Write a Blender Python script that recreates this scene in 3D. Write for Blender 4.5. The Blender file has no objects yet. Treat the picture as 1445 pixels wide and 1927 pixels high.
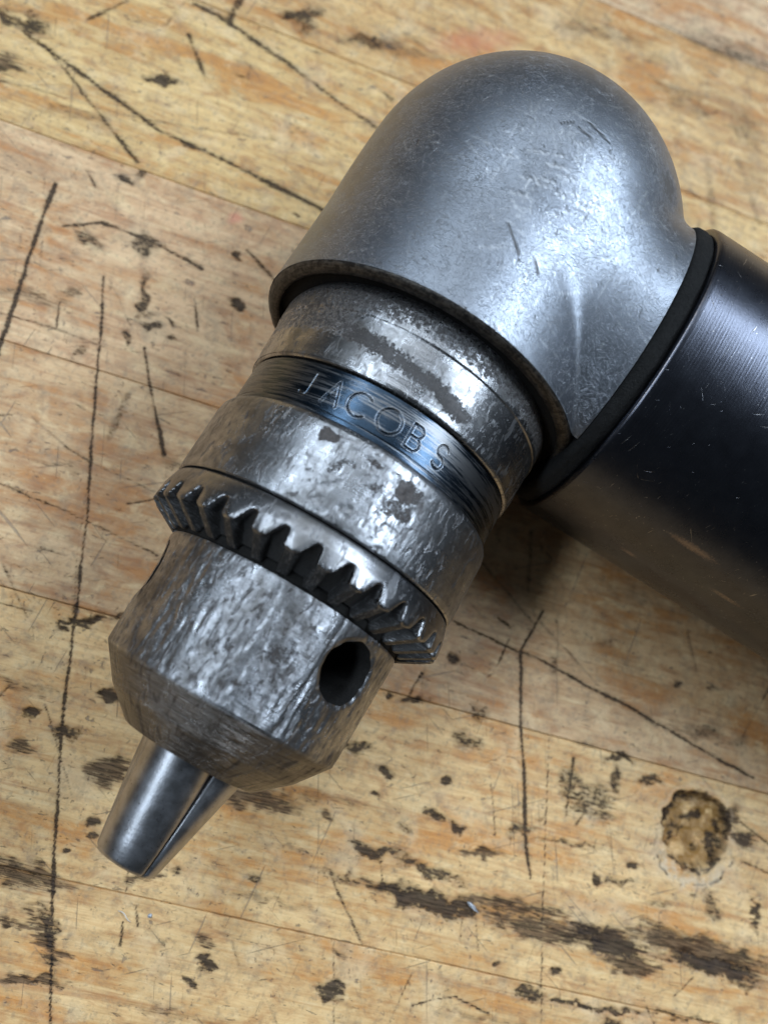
# Close-up of a right-angle drill head with a keyed chuck lying on a scarred wooden workbench.
# All builders work in millimetres; MM turns them into metres when a mesh is made.
import bpy, bmesh, math
import numpy as np
from mathutils import Matrix, Vector

MM = 0.001
scene = bpy.context.scene
COL = scene.collection
rng = np.random.default_rng(7)

# ------------------------------------------------------------------ camera
CAM_H = 143.816                                   # mm above the bench top
F_PX, W_PX, H_PX = 1461.235, 1445.0, 1927.0       # lens, in pixels of the photograph
RIGHT = np.array([0.978438528, 0.0, 0.206538244])
UP = np.array([-0.042470474, 0.978629794, 0.201196385])
BACK = np.array([-0.202124479, -0.205630072, 0.957529095])
cam_data = bpy.data.cameras.new("camera")
cam = bpy.data.objects.new("camera", cam_data)
COL.objects.link(cam)
cam.matrix_world = Matrix(((RIGHT[0], UP[0], BACK[0], 0),
                           (RIGHT[1], UP[1], BACK[1], 0),
                           (RIGHT[2], UP[2], BACK[2], CAM_H * MM),
                           (0, 0, 0, 1)))
cam_data.sensor_fit = 'HORIZONTAL'
cam_data.sensor_width = 36.0
cam_data.lens = F_PX / W_PX * 36.0
cam_data.clip_start = 0.005
cam_data.clip_end = 20.0
cam_data.dof.use_dof = True
cam_data.dof.focus_distance = 0.114
cam_data.dof.aperture_fstop = 21.0
scene.camera = cam

# ------------------------------------------------------------------ world, lamps, exposure
world = bpy.data.worlds.new("World")
scene.world = world
world.use_nodes = True
wbg = world.node_tree.nodes["Background"]
wbg.inputs[0].default_value = (0.72, 0.86, 1.0, 1)
wbg.inputs[1].default_value = 0.055

def shop_lamp(name, loc, target, sx, sy, watts, col, long_axis=(0, 1, 0)):
    ld = bpy.data.lights.new(name, 'AREA')
    ld.shape = 'RECTANGLE'; ld.size = sx; ld.size_y = sy
    ld.energy = watts; ld.color = col
    o = bpy.data.objects.new(name, ld)
    COL.objects.link(o)
    o.location = loc
    # long side (local Y) runs along world Y, face looks at the target
    z = (Vector(loc) - Vector(target)).normalized()
    y = Vector(long_axis); x = y.cross(z).normalized(); y = z.cross(x)
    m = Matrix((x, y, z)).transposed().to_4x4(); m.translation = Vector(loc)
    o.matrix_world = m
    return o

shop_lamp("fluorescent_light_left", (-1.08, 0.42, 1.75), (0, 0.1, 0), 0.26, 2.8, 38, (0.70, 0.845, 1.0), (0.5, 1.0, 0))
shop_lamp("fluorescent_light_right", (1.42, 0.45, 1.75), (0, 0.1, 0), 0.50, 1.5, 47, (0.70, 0.84, 1.0))
shop_lamp("ceiling_bounce_light", (0.25, 1.55, 2.15), (0, 0.0, 0), 1.5, 1.5, 16, (0.78, 0.89, 1.0))  # added area light standing in for light bounced off the ceiling

scene.view_settings.view_transform = 'Standard'
scene.view_settings.look = 'None'
scene.view_settings.gamma = 1.0
scene.view_settings.exposure = 0.0
scene.render.engine = 'CYCLES'

# ------------------------------------------------------------------ helpers
def bench_pt(px, py):
    """where the line of sight through a photograph pixel meets the bench top (mm)"""
    q = RIGHT * ((px - W_PX / 2) / F_PX) + UP * (-(py - H_PX / 2) / F_PX) - BACK
    s = -CAM_H / q[2]
    return np.array([q[0] * s, q[1] * s])

def fade(t): return t * t * (3 - 2 * t)

def vnoise(x, y, seed=0, perx=None):
    """smooth value noise on arrays, optional period in x"""
    xi = np.floor(x).astype(np.int64); yi = np.floor(y).astype(np.int64)
    fx = fade(x - xi); fy = fade(y - yi)
    def h(a, b):
        if perx: a = np.mod(a, perx)
        n = (a * 374761393 + b * 668265263 + seed * 1442695041) & 0xFFFFFFFF
        n = ((n ^ (n >> 13)) * 1274126177) & 0xFFFFFFFF
        n = n ^ (n >> 16)
        return (n & 0xFFFF) / 65535.0
    return ((h(xi, yi) * (1 - fx) + h(xi + 1, yi) * fx) * (1 - fy)
            + (h(xi, yi + 1) * (1 - fx) + h(xi + 1, yi + 1) * fx) * fy)

def fbm(x, y, seed=0, octaves=4, perx=None):
    a, s, tot = 1.0, 0.0, 0.0
    for k in range(octaves):
        s = s + a * vnoise(x * 2 ** k, y * 2 ** k, seed + 17 * k, perx * 2 ** k if perx else None)
        tot += a; a *= 0.5
    return s / tot

def smooth(e0, e1, x):
    return fade(np.clip((x - e0) / (e1 - e0), 0, 1))

def mesh_np(name, verts, faces, smooth_shade=True, attrs=None):
    """mesh from numpy arrays; faces (n,4) or (n,3) or list"""
    me = bpy.data.meshes.new(name)
    verts = np.asarray(verts, dtype=np.float64) * MM
    if isinstance(faces, np.ndarray):
        n, k = faces.shape
        me.vertices.add(len(verts)); me.vertices.foreach_set("co", verts.ravel())
        me.loops.add(n * k); me.loops.foreach_set("vertex_index", faces.ravel().astype(np.int32))
        me.polygons.add(n)
        me.polygons.foreach_set("loop_start", np.arange(0, n * k, k, dtype=np.int32))
        me.update(calc_edges=True); me.validate()
    else:
        me.from_pydata(verts.tolist(), [], faces)
    if attrs:
        for an, av in attrs.items():
            a = me.attributes.new(an, 'FLOAT', 'POINT')
            a.data.foreach_set("value", np.asarray(av, dtype=np.float32).ravel())
    me.polygons.foreach_set("use_smooth", np.full(len(me.polygons), smooth_shade))
    me.update()
    return me

def sharpen(me, deg=35):
    bm = bmesh.new(); bm.from_mesh(me)
    lim = math.radians(deg)
    for e in bm.edges:
        if len(e.link_faces) == 2 and e.calc_face_angle(0) > lim:
            e.smooth = False
    bm.to_mesh(me); bm.free()

def link(name, me, mat, parent=None, label=None, cat=None, kind=None, loc=None):
    o = bpy.data.objects.new(name, me)
    COL.objects.link(o)
    if mat is not None:
        if me.materials: me.materials[0] = mat
        else: me.materials.append(mat)
    if parent is not None: o.parent = parent
    if loc is not None: o.location = loc
    if label: o["label"] = label
    if cat: o["category"] = cat
    if kind: o["kind"] = kind
    return o

def resample(profile, step):
    """densify a polyline [(t, r), ...] to the given spacing"""
    out = []
    for (a, b) in zip(profile[:-1], profile[1:]):
        n = max(1, int(math.ceil(math.dist(a, b) / step)))
        for i in range(n):
            u = i / n
            out.append((a[0] + (b[0] - a[0]) * u, a[1] + (b[1] - a[1]) * u))
    out.append(profile[-1])
    return np.array(out)

TC = 79.364                                       # chuck station t of the handle axis
def lathe_pts(t, r, ang):
    """t along the chuck axis, r radius, ang in degrees, 180 = top, 90 = left side"""
    a = np.radians(ang)
    return np.stack([t - TC + 0 * a, r * np.sin(a), -r * np.cos(a)], -1)

def lathe(profile, step=0.25, nth=360, disp=None, attr=None, thetas=None, closed=True):
    """surface of revolution about the chuck axis; disp(t, ang, r) is added to the radius"""
    P = resample(profile, step) if step else np.array(profile)
    if thetas is None: thetas = np.arange(nth) * 360.0 / nth
    T, A = np.meshgrid(P[:, 0], thetas, indexing='ij')
    R = np.repeat(P[:, 1][:, None], len(thetas), 1)
    if disp is not None: R = R + disp(T, A, R)
    V = lathe_pts(T, R, A)
    m, n = T.shape
    idx = np.arange(m * n).reshape(m, n)
    nx = np.roll(idx, -1, 1)
    F = np.stack([idx[:-1], nx[:-1], nx[1:], idx[1:]], -1)
    F = F.reshape(-1, 4)[:, ::-1]
    attrs = {k: fn(T, A, R).ravel() for k, fn in (attr or {}).items()}
    return V.reshape(-1, 3), F, attrs

def add_caps(V, F, m, n, first=True, last=True, attrs=None):
    """close a lathe with a centre point at either end (returns tri+quad list)"""
    return V, F

def along(vals, ang, c, w):
    d = (ang - c + 180) % 360 - 180
    return d

# ------------------------------------------------------------------ material tools
class NT:
    def __init__(self, name):
        self.m = bpy.data.materials.new(name); self.m.use_nodes = True
        self.t = self.m.node_tree
        self.n = self.t.nodes; self.l = self.t.links
        self.b = self.n["Principled BSDF"]
    def new(self, kind, **kw):
        nd = self.n.new(kind)
        for k, v in kw.items(): setattr(nd, k, v)
        return nd
    def put(self, sock, v):
        if isinstance(v, bpy.types.NodeSocket): self.l.new(v, sock)
        elif isinstance(v, (tuple, list)) and len(v) == 3 and sock.type == 'RGBA': sock.default_value = (*v, 1)
        else: sock.default_value = v
    def math(self, op, a, b=0.0, c=None, clamp=False):
        nd = self.new('ShaderNodeMath', operation=op, use_clamp=clamp)
        self.put(nd.inputs[0], a); self.put(nd.inputs[1], b)
        if c is not None: self.put(nd.inputs[2], c)
        return nd.outputs[0]
    def obj(self):
        tc = self.new('ShaderNodeTexCoord')
        s = self.new('ShaderNodeVectorMath', operation='SCALE')
        self.l.new(tc.outputs['Object'], s.inputs[0]); s.inputs['Scale'].default_value = 1000.0
        return s.outputs[0]
    def scale(self, v, s, off=(0, 0, 0), rot=(0, 0, 0)):
        mp = self.new('ShaderNodeMapping')
        self.l.new(v, mp.inputs['Vector'])
        mp.inputs['Scale'].default_value = s; mp.inputs['Location'].default_value = off
        mp.inputs['Rotation'].default_value = rot
        return mp.outputs[0]
    def noise(self, v, s=1.0, detail=4, rough=0.55, dist=0.0, out='Fac'):
        nd = self.new('ShaderNodeTexNoise')
        self.l.new(v, nd.inputs['Vector'])
        nd.inputs['Scale'].default_value = s; nd.inputs['Detail'].default_value = detail
        nd.inputs['Roughness'].default_value = rough; nd.inputs['Distortion'].default_value = dist
        return nd.outputs[out]
    def voro(self, v, s=1.0, feature='F1', rnd=1.0):
        nd = self.new('ShaderNodeTexVoronoi', feature=feature)
        self.l.new(v, nd.inputs['Vector'])
        nd.inputs['Scale'].default_value = s; nd.inputs['Randomness'].default_value = rnd
        return nd.outputs['Distance']
    def step(self, v, lo, hi, a=0.0, b=1.0):
        nd = self.new('ShaderNodeMapRange', interpolation_type='SMOOTHSTEP')
        self.put(nd.inputs['Value'], v)
        nd.inputs['From Min'].default_value = lo; nd.inputs['From Max'].default_value = hi
        nd.inputs['To Min'].default_value = a; nd.inputs['To Max'].default_value = b
        return nd.outputs[0]
    def mix(self, f, a, b, mode='MIX'):
        nd = self.new('ShaderNodeMix', data_type='RGBA', blend_type=mode)
        self.put(nd.inputs[0], f); self.put(nd.inputs[6], a); self.put(nd.inputs[7], b)
        return nd.outputs[2]
    def fmix(self, f, a, b):
        nd = self.new('ShaderNodeMix', data_type='FLOAT')
        self.put(nd.inputs[0], f); self.put(nd.inputs[2], a); self.put(nd.inputs[3], b)
        return nd.outputs[0]
    def attr(self, name):
        return self.new('ShaderNodeAttribute', attribute_name=name).outputs['Fac']
    def cyl(self, v, axis='X', R=22.0):
        """(length along the axis, arc length round it, 0) in mm"""
        s = self.new('ShaderNodeSeparateXYZ'); self.l.new(v, s.inputs[0])
        a, b, c = (s.outputs[0], s.outputs[1], s.outputs[2]) if axis == 'X' else (s.outputs[1], s.outputs[0], s.outputs[2])
        th = self.math('ARCTAN2', b, c)
        arc = self.math('MULTIPLY', th, R)
        k = self.new('ShaderNodeCombineXYZ')
        self.l.new(a, k.inputs[0]); self.l.new(arc, k.inputs[1])
        return k.outputs[0]
    def bump(self, h, dist, strength=1.0, prev=None):
        nd = self.new('ShaderNodeBump')
        self.l.new(h, nd.inputs['Height'])
        nd.inputs['Distance'].default_value = dist * MM
        nd.inputs['Strength'].default_value = strength
        if prev is not None: self.l.new(prev, nd.inputs['Normal'])
        return nd.outputs[0]
    def done(self, color=None, rough=None, metal=None, normal=None, **kw):
        i = self.b.inputs
        if color is not None: self.put(i['Base Color'], color)
        if rough is not None: self.put(i['Roughness'], rough)
        if metal is not None: self.put(i['Metallic'], metal)
        if normal is not None: self.l.new(normal, i['Normal'])
        for k, v in kw.items(): self.put(i[k], v)
        return self.m

def line_marks(N, C, ang, along_s, across_s, lo, hi, off=0.0, dist=0.0):
    """short scratches: noise squeezed across and stretched along a direction, cut to its crests"""
    v = N.scale(C, (along_s, across_s, along_s), off=(off, off * 1.7, 0), rot=(0, 0, 0))
    r = N.new('ShaderNodeVectorRotate', rotation_type='Z_AXIS')
    N.l.new(C, r.inputs['Vector']); r.inputs['Angle'].default_value = math.radians(ang)
    N.l.new(r.outputs[0], v.node.inputs['Vector'])
    return N.step(N.noise(v, 1.0, 2, 0.5, dist), lo, hi)

def worn_steel(name, light, dark, pit=1.0, turn=0.3, streak=0.5, rough=(0.22, 0.5), rust=(0.030, 0.022, 0.018), seed=0.0, R=20.0, dirt=0.5):
    N = NT(name); P = N.obj(); C = N.cyl(P, 'X', R)
    C = N.scale(C, (1, 1, 1), off=(seed * 31, seed * 17, seed))
    big = N.noise(C, 0.16, 5, 0.6)
    blot = N.noise(C, 0.55, 6, 0.68, 0.6)
    axial = N.noise(N.scale(C, (0.42, 1.0, 1)), 1.0, 4, 0.58, 0.9)     # gouges that run with the chuck
    fine = N.noise(N.scale(C, (1.2, 4.5, 1)), 1.0, 5, 0.7)
    lines = N.noise(N.scale(C, (9.0, 0.12, 1)), 1.0, 3, 0.6)           # turning marks round the chuck
    speck = N.noise(C, 3.6, 3, 0.6)
    pits = N.math('MAXIMUM', N.step(axial, 0.54, 0.66), N.math('MULTIPLY', N.step(speck, 0.60, 0.70), N.step(blot, 0.42, 0.6)))
    rustv = N.math('ADD', N.attr('rust'), N.math('MULTIPLY', N.math('SUBTRACT', N.noise(C, 1.3, 7, 0.82), 0.5), 2.3))
    rustv = N.math('ADD', rustv, N.math('MULTIPLY', N.math('SUBTRACT', N.noise(C, 5.0, 4, 0.7), 0.5), N.math('MULTIPLY', N.attr('rust'), 1.8)))
    rustm = N.step(rustv, 0.40, 0.66)
    rust = N.mix(N.step(speck, 0.4, 0.62), rust, tuple(min(1, k * 1.9) for k in rust))
    bev = N.attr('bevel')
    tone = N.step(N.math('ADD', N.math('MULTIPLY', big, 0.6), N.math('MULTIPLY', blot, 0.4)), 0.36, 0.62)
    col = N.mix(tone, dark, light)
    col = N.mix(N.math('MULTIPLY', bev, 0.75), col, N.mix(N.step(lines, 0.38, 0.66), (0.040, 0.033, 0.027), (0.21, 0.185, 0.16)))
    col = N.mix(N.math('MULTIPLY', pits, dirt), col, rust)
    col = N.mix(N.math('MULTIPLY', rustm, 0.92), col, rust)
    rg = N.fmix(tone, rough[1], rough[0])
    rg = N.math('ADD', rg, N.math('MULTIPLY', N.math('MAXIMUM', pits, rustm), 0.22), clamp=True)
    zone = N.step(N.noise(C, 0.13, 3, 0.5), 0.40, 0.58)
    h = N.math('MULTIPLY', N.math('MULTIPLY', axial, -1.0 * streak), N.math('MULTIPLY_ADD', zone, 0.85, 0.15))
    n1 = N.bump(h, 0.065 * pit, 1.0)
    n2 = N.bump(N.math('MULTIPLY', pits, -1.0), 0.05 * pit, 1.0, n1)
    n3 = N.bump(fine, 0.020 * pit, 1.0, n2)
    n4 = N.bump(lines, 0.035 * turn, 1.0, n3)
    n4 = N.bump(N.math('MULTIPLY', lines, bev), 0.16, 1.0, n4)
    n5 = N.bump(rustm, 0.03, 1.0, n4)
    return N.done(col, rg, N.fmix(rustm, 1.0, 0.3), n5)

# ---- materials of the drill
M_body = worn_steel("gouged_bare_steel", (0.38, 0.385, 0.40), (0.13, 0.124, 0.12), pit=0.75, turn=1.6, streak=1.0, rough=(0.25, 0.42), seed=1, R=18, dirt=0.55)
M_sleeve = worn_steel("worn_bright_steel", (0.40, 0.405, 0.42), (0.15, 0.147, 0.145), pit=0.5, turn=1.2, streak=0.8, rough=(0.25, 0.40), seed=2, R=23, dirt=0.5)
M_gear = worn_steel("polished_gear_steel", (0.30, 0.30, 0.31), (0.17, 0.165, 0.16), pit=0.3, turn=0.5, streak=0.4, rough=(0.26, 0.36), rust=(0.010, 0.009, 0.008), seed=3, R=23, dirt=0.25)
M_collar = worn_steel("rust_stained_steel", (0.40, 0.40, 0.41), (0.17, 0.165, 0.16), pit=0.22, turn=1.2, streak=0.3, rough=(0.20, 0.36), rust=(0.022, 0.018, 0.016), seed=4, R=23, dirt=0.3)

def jaw_material():
    N = NT("ground_jaw_steel"); P = N.obj()
    a = N.noise(P, 0.35, 4, 0.6); f = N.noise(N.scale(P, (5.0, 0.7, 0.7)), 1.0, 4, 0.6); s = N.noise(P, 3.0, 3, 0.6)
    col = N.mix(N.step(a, 0.35, 0.65), (0.30, 0.295, 0.30), (0.42, 0.42, 0.44))
    col = N.mix(N.math('MULTIPLY', N.step(s, 0.62, 0.72), 0.7), col, (0.05, 0.04, 0.035))
    n = N.bump(f, 0.02, 1.0); n = N.bump(s, 0.015, 1.0, n)
    return N.done(col, N.fmix(a, 0.26, 0.42), 1.0, n)
M_jaw = jaw_material()

def band_material():
    N = NT("blued_name_band_steel"); P = N.obj(); C = N.cyl(P, 'X', 22.2)
    st = N.noise(N.scale(C, (5.5, 0.16, 1)), 1.0, 5, 0.7, 0.2)
    st2 = N.noise(N.scale(C, (1.4, 0.10, 1), off=(3, 5, 0)), 1.0, 3, 0.6)
    wear = N.step(N.math('ADD', N.math('MULTIPLY', st, 0.55), N.math('ADD', N.math('MULTIPLY', st2, 0.45), N.math('MULTIPLY', N.attr('wear'), 0.16))), 0.52, 0.64)
    s = N.noise(C, 2.5, 4, 0.65)
    col = N.mix(s, (0.020, 0.034, 0.052), (0.042, 0.064, 0.092))
    col = N.mix(N.math('MULTIPLY', wear, 0.55), col, (0.27, 0.255, 0.24))
    edge = N.attr('letter')
    col = N.mix(edge, col, (0.40, 0.40, 0.41))
    col = N.mix(N.math('MULTIPLY', N.attr('groove'), 0.35), col, (0.012, 0.012, 0.013))
    n = N.bump(st, 0.02, 1.0); n = N.bump(s, 0.008, 1.0, n)
    return N.done(col, N.fmix(wear, 0.22, 0.36), 1.0, n)
M_band = band_material()

def black_gap():  # near-black that puts the shade of gaps and key holes into the colour
    N = NT("gap_shade_black"); P = N.obj()
    s = N.noise(P, 2.0, 5, 0.7)
    return N.done(N.mix(s, (0.006, 0.006, 0.006), (0.022, 0.02, 0.018)), 0.8, 0.0, N.bump(s, 0.15, 1.0), **{'Specular IOR Level': 0.15})
M_gap_black = black_gap()

def lip_material():
    N = NT("grimy_brown_casting_edge"); P = N.obj(); C = N.cyl(P, 'X', 25)
    s = N.noise(P, 1.4, 6, 0.72); l = N.noise(N.scale(C, (6, 0.3, 1)), 1.0, 4, 0.6)
    m = N.step(N.math('ADD', N.math('MULTIPLY', s, 0.6), N.math('MULTIPLY', l, 0.4)), 0.42, 0.60)
    col = N.mix(m, (0.014, 0.012, 0.011), (0.085, 0.073, 0.060))
    return N.done(col, 0.48, 0.6, N.bump(s, 0.12, 1.0))
M_lip = lip_material()

def alloy_material():
    N = NT("scuffed_cast_aluminium"); P = N.obj()
    big = N.noise(P, 0.09, 4, 0.55); med = N.noise(P, 0.45, 6, 0.68); fine = N.noise(P, 3.5, 4, 0.7); mic = N.noise(P, 9.0, 3, 0.6)
    sc = None
    for i, (ang, off, cut) in enumerate(((18, 0, .625), (62, 9, .63), (-35, 21, .63), (105, 33, .635), (-72, 45, .635))):
        k = line_marks(N, P, ang, 1.1, 17.0, cut, cut + 0.05, off, 0.6)
        k = N.math('MULTIPLY', k, N.step(N.noise(N.scale(P, (1, 1, 1), off=(off, 0, 0)), 0.25, 3, 0.6), 0.40, 0.62))
        sc = k if sc is None else N.math('MAXIMUM', sc, k)
    scr = N.attr('scratch'); dnt = N.attr('dent'); dirt = N.attr('dirt')
    col = N.mix(big, (0.190, 0.206, 0.234), (0.265, 0.282, 0.312))
    col = N.mix(N.math('MULTIPLY', N.step(med, 0.48, 0.75), 0.4), col, (0.19, 0.195, 0.21))
    col = N.mix(N.math('MULTIPLY', sc, 0.6), col, (0.66, 0.68, 0.71))
    col = N.mix(N.math('MULTIPLY', scr, 0.4), col, (0.78, 0.79, 0.81))
    speck = N.step(N.noise(P, 1.9, 3, 0.6), 0.70, 0.76)
    col = N.mix(N.math('MULTIPLY', speck, 0.6), col, (0.05, 0.045, 0.04))
    col = N.mix(N.math('MULTIPLY', dnt, 0.8), col, (0.05, 0.045, 0.04))
    dm = N.step(N.math('ADD', dirt, N.math('MULTIPLY', N.math('SUBTRACT', N.noise(P, 1.1, 6, 0.75), 0.5), 1.3)), 0.35, 0.85)
    col = N.mix(N.math('MULTIPLY', dm, 0.8), col, (0.075, 0.06, 0.045))
    rg = N.fmix(med, 0.33, 0.41)
    rg = N.math('ADD', rg, N.math('MULTIPLY', dm, 0.25), clamp=True)
    n = N.bump(med, 0.020, 1.0)
    n = N.bump(fine, 0.019, 1.0, n)
    n = N.bump(mic, 0.008, 1.0, n)
    n = N.bump(sc, -0.035, 1.0, n)
    n = N.bump(N.noise(N.scale(P, (2.2, 7.0, 2.2)), 1.0, 4, 0.7), 0.007, 1.0, n)
    n = N.bump(N.math('ADD', N.math('MULTIPLY', scr, 0.25), dnt), -0.05, 1.0, n)
    return N.done(col, rg, N.fmix(dm, 0.96, 0.4), n)
M_alloy = alloy_material()

def tube_material():
    N = NT("blue_black_brushed_handle"); P = N.obj(); C = N.cyl(P, 'Y', 27.5)
    rings = N.new('ShaderNodeTexWave', wave_type='BANDS', bands_direction='X')
    N.l.new(C, rings.inputs['Vector']); rings.inputs['Scale'].default_value = 0.62; rings.inputs['Distortion'].default_value = 0.4
    rings.inputs['Detail'].default_value = 2.0
    l = N.noise(N.scale(C, (5.0, 0.08, 1)), 1.0, 4, 0.6)
    a = N.noise(P, 0.35, 5, 0.6); f = N.noise(P, 3.0, 4, 0.7)
    sc = None
    for (ang, off, cut) in ((80, 3, .72), (28, 14, .735), (-50, 26, .735)):
        k = line_marks(N, C, ang, 0.3, 3.6, cut, cut + 0.04, off, 0.8)
        sc = k if sc is None else N.math('MAXIMUM', sc, k)
    sp = N.math('MULTIPLY', N.step(N.noise(P, 2.4, 2, 0.5), 0.70, 0.745), N.step(a, 0.42, 0.6))
    col = N.mix(a, (0.050, 0.052, 0.064), (0.095, 0.10, 0.12))
    col = N.mix(N.math('MULTIPLY', N.math('MAXIMUM', sc, sp), 0.7), col, (0.42, 0.40, 0.38))
    rub = N.step(N.math('ADD', N.attr('rust'), N.math('MULTIPLY', N.math('SUBTRACT', f, 0.5), 0.9)), 0.4, 0.9)
    col = N.mix(N.math('MULTIPLY', rub, 0.6), col, (0.30, 0.24, 0.21))
    n = N.bump(rings.outputs['Fac'], 0.004, 1.0); n = N.bump(l, 0.018, 1.0, n); n = N.bump(f, 0.010, 1.0, n); n = N.bump(sc, -0.02, 1.0, n)
    return N.done(col, N.fmix(a, 0.25, 0.31), 1.0, n)
M_tube = tube_material()

def rubber_material():
    N = NT("dusty_black_rubber"); P = N.obj()
    a = N.noise(P, 1.2, 5, 0.7); g = N.noise(P, 6.0, 3, 0.7)
    col = N.mix(a, (0.006, 0.006, 0.006), (0.020, 0.019, 0.018))
    col = N.mix(N.math('MULTIPLY', N.step(g, 0.66, 0.74), 0.5), col, (0.22, 0.20, 0.17))
    n = N.bump(a, 0.5, 1.0); n = N.bump(g, 0.16, 1.0, n)
    return N.done(col, 0.85, 0.0, n, **{'Specular IOR Level': 0.2})
M_rubber = rubber_material()

# ---- wood
def wood_material():
    N = NT("worn_maple_stave")
    P = N.obj()
    info = N.new('ShaderNodeObjectInfo')
    rnd = N.math('MULTIPLY', info.outputs['Random'], 300.0)
    offv = N.new('ShaderNodeCombineXYZ'); N.l.new(rnd, offv.inputs[0]); N.l.new(rnd, offv.inputs[1])
    va = N.new('ShaderNodeVectorMath', operation='ADD'); N.l.new(P, va.inputs[0]); N.l.new(offv.outputs[0], va.inputs[1])
    P = va.outputs[0]
    warp = N.noise(N.scale(P, (0.012, 0.05, 0.05)), 1.0, 3, 0.5)
    g1 = N.noise(N.scale(P, (0.016, 0.20, 0.2)), 1.0, 5, 0.6, 0.7)         # broad figure
    g2 = N.noise(N.scale(P, (0.05, 1.5, 1.0)), 1.0, 6, 0.7, 0.5)         # grain
    g3 = N.noise(N.scale(P, (0.22, 5.0, 4.0)), 1.0, 4, 0.7)               # pores
    cloud = N.noise(P, 0.10, 5, 0.6, 0.5)
    base = info.outputs['Color']
    pale = N.mix(1.0, base, (1.24, 1.30, 1.38), 'MULTIPLY')
    amber = N.mix(1.0, base, (0.92, 0.66, 0.40), 'MULTIPLY')
    brown = N.mix(1.0, base, (0.66, 0.44, 0.32), 'MULTIPLY')
    m1 = N.noise(N.scale(P, (0.045, 0.115, 0.1), off=(5, 9, 0)), 1.0, 6, 0.66, 0.8)
    m2 = N.noise(N.scale(P, (0.16, 0.34, 0.3), off=(15, 2, 0)), 1.0, 6, 0.7, 0.6)
    fig = N.math('ADD', N.math('MULTIPLY', g1, 0.45), N.math('MULTIPLY', m1, 0.55))
    col = N.mix(N.step(fig, 0.40, 0.53), pale, base)
    col = N.mix(N.math('MULTIPLY', N.step(fig, 0.49, 0.60), 0.95), col, amber)
    col = N.mix(N.math('MULTIPLY', N.step(m2, 0.50, 0.66), 0.55), col, brown)
    col = N.mix(N.math('MULTIPLY', N.step(m2, 0.48, 0.34), 0.45), col, (0.82, 0.61, 0.33))
    g1b = N.noise(N.scale(P, (0.022, 0.42, 0.2), off=(7, 3, 0)), 1.0, 5, 0.62, 0.9)
    col = N.mix(N.math('MULTIPLY', N.step(g1b, 0.54, 0.72), 0.6), col, brown)
    col = N.mix(N.math('MULTIPLY', N.step(g2, 0.44, 0.66), 0.5), col, N.mix(1.0, col, (0.74, 0.60, 0.48), 'MULTIPLY'))
    col = N.mix(N.math('MULTIPLY', N.step(g3, 0.54, 0.70), 0.45), col, N.mix(1.0, col, (0.55, 0.45, 0.36), 'MULTIPLY'))
    lightm = N.step(cloud, 0.50, 0.70)
    col = N.mix(N.math('MULTIPLY', lightm, 0.5), col, (0.74, 0.53, 0.30))
    grime = N.step(N.noise(P, 0.20, 7, 0.72, 0.5), 0.48, 0.72)
    col = N.mix(N.math('MULTIPLY', grime, 0.50), col, (0.25, 0.165, 0.095))
    mott = N.noise(P, 0.75, 5, 0.7, 0.3)
    col = N.mix(N.math('MULTIPLY', N.step(mott, 0.50, 0.66), 0.42), col, (0.24, 0.165, 0.10))
    # flecks and tiny nicks everywhere
    fl = N.noise(N.scale(P, (0.35, 0.95, 1)), 1.0, 4, 0.62, 0.8)
    fl2 = N.noise(N.scale(P, (1.1, 0.8, 1), off=(40, 20, 0)), 1.0, 3, 0.6, 0.6)
    zone = N.step(N.noise(P, 0.05, 3, 0.6), 0.38, 0.62)
    dots = N.math('MULTIPLY', N.step(N.noise(P, 2.3, 2, 0.5), 0.70, 0.76), N.step(N.noise(P, 0.13, 3, 0.6), 0.44, 0.60))
    flm = N.math('MAXIMUM', N.step(fl, 0.64, 0.70), N.math('MULTIPLY', N.step(fl2, 0.64, 0.70), zone))
    flm = N.math('MAXIMUM', flm, dots)
    # faint criss-cross knife lines
    kn = None
    for (ang, off, cut) in ((75, 5, .70), (-25, 17, .705), (35, 29, .71), (100, 41, .71)):
        k = line_marks(N, P, ang, 0.045, 1.6, cut, cut + 0.035, off, 0.3)
        kn = k if kn is None else N.math('MAXIMUM', kn, k)
    # drawn scratches, stains and the filled hole's painted shade, broken up by grain
    br = N.math('MULTIPLY', N.math('SUBTRACT', N.noise(N.scale(P, (1.0, 1.9, 1)), 1.0, 6, 0.72), 0.5), 1.9)
    brg = N.math('MULTIPLY', N.math('SUBTRACT', N.noise(N.scale(P, (0.30, 3.6, 1)), 1.0, 6, 0.75), 0.5), 2.6)
    dk = N.step(N.math('ADD', N.attr('dark'), br), 0.38, 0.74)
    dkw = N.math('MULTIPLY', N.step(N.attr('dark'), 0.02, 0.6), 0.34)
    bn = N.step(N.math('ADD', N.attr('burn'), brg), 0.38, 0.72)
    bnw = N.math('MULTIPLY', N.step(N.attr('burn'), 0.05, 0.6), 0.38)
    bn = N.math('MAXIMUM', bn, bnw)
    fibre = N.noise(N.scale(P, (0.22, 4.2, 1), off=(3, 8, 0)), 1.0, 5, 0.75)
    stain = N.mix(N.step(fibre, 0.44, 0.55), (0.006, 0.005, 0.006), (0.070, 0.046, 0.032))
    scorch = N.mix(N.step(fibre, 0.43, 0.56), (0.010, 0.007, 0.006), (0.16, 0.095, 0.052))
    oc = N.attr('ochre')
    col = N.mix(N.math('MULTIPLY', kn, 0.5), col, (0.20, 0.15, 0.11))
    col = N.mix(N.math('MULTIPLY', flm, 0.62), col, (0.11, 0.085, 0.07))
    col = N.mix(N.math('MULTIPLY', bn, 0.92), col, scorch)
    col = N.mix(oc, col, (0.30, 0.155, 0.04))
    col = N.mix(N.math('MAXIMUM', N.math('MULTIPLY', dk, 0.93), dkw), col, stain)
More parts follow.
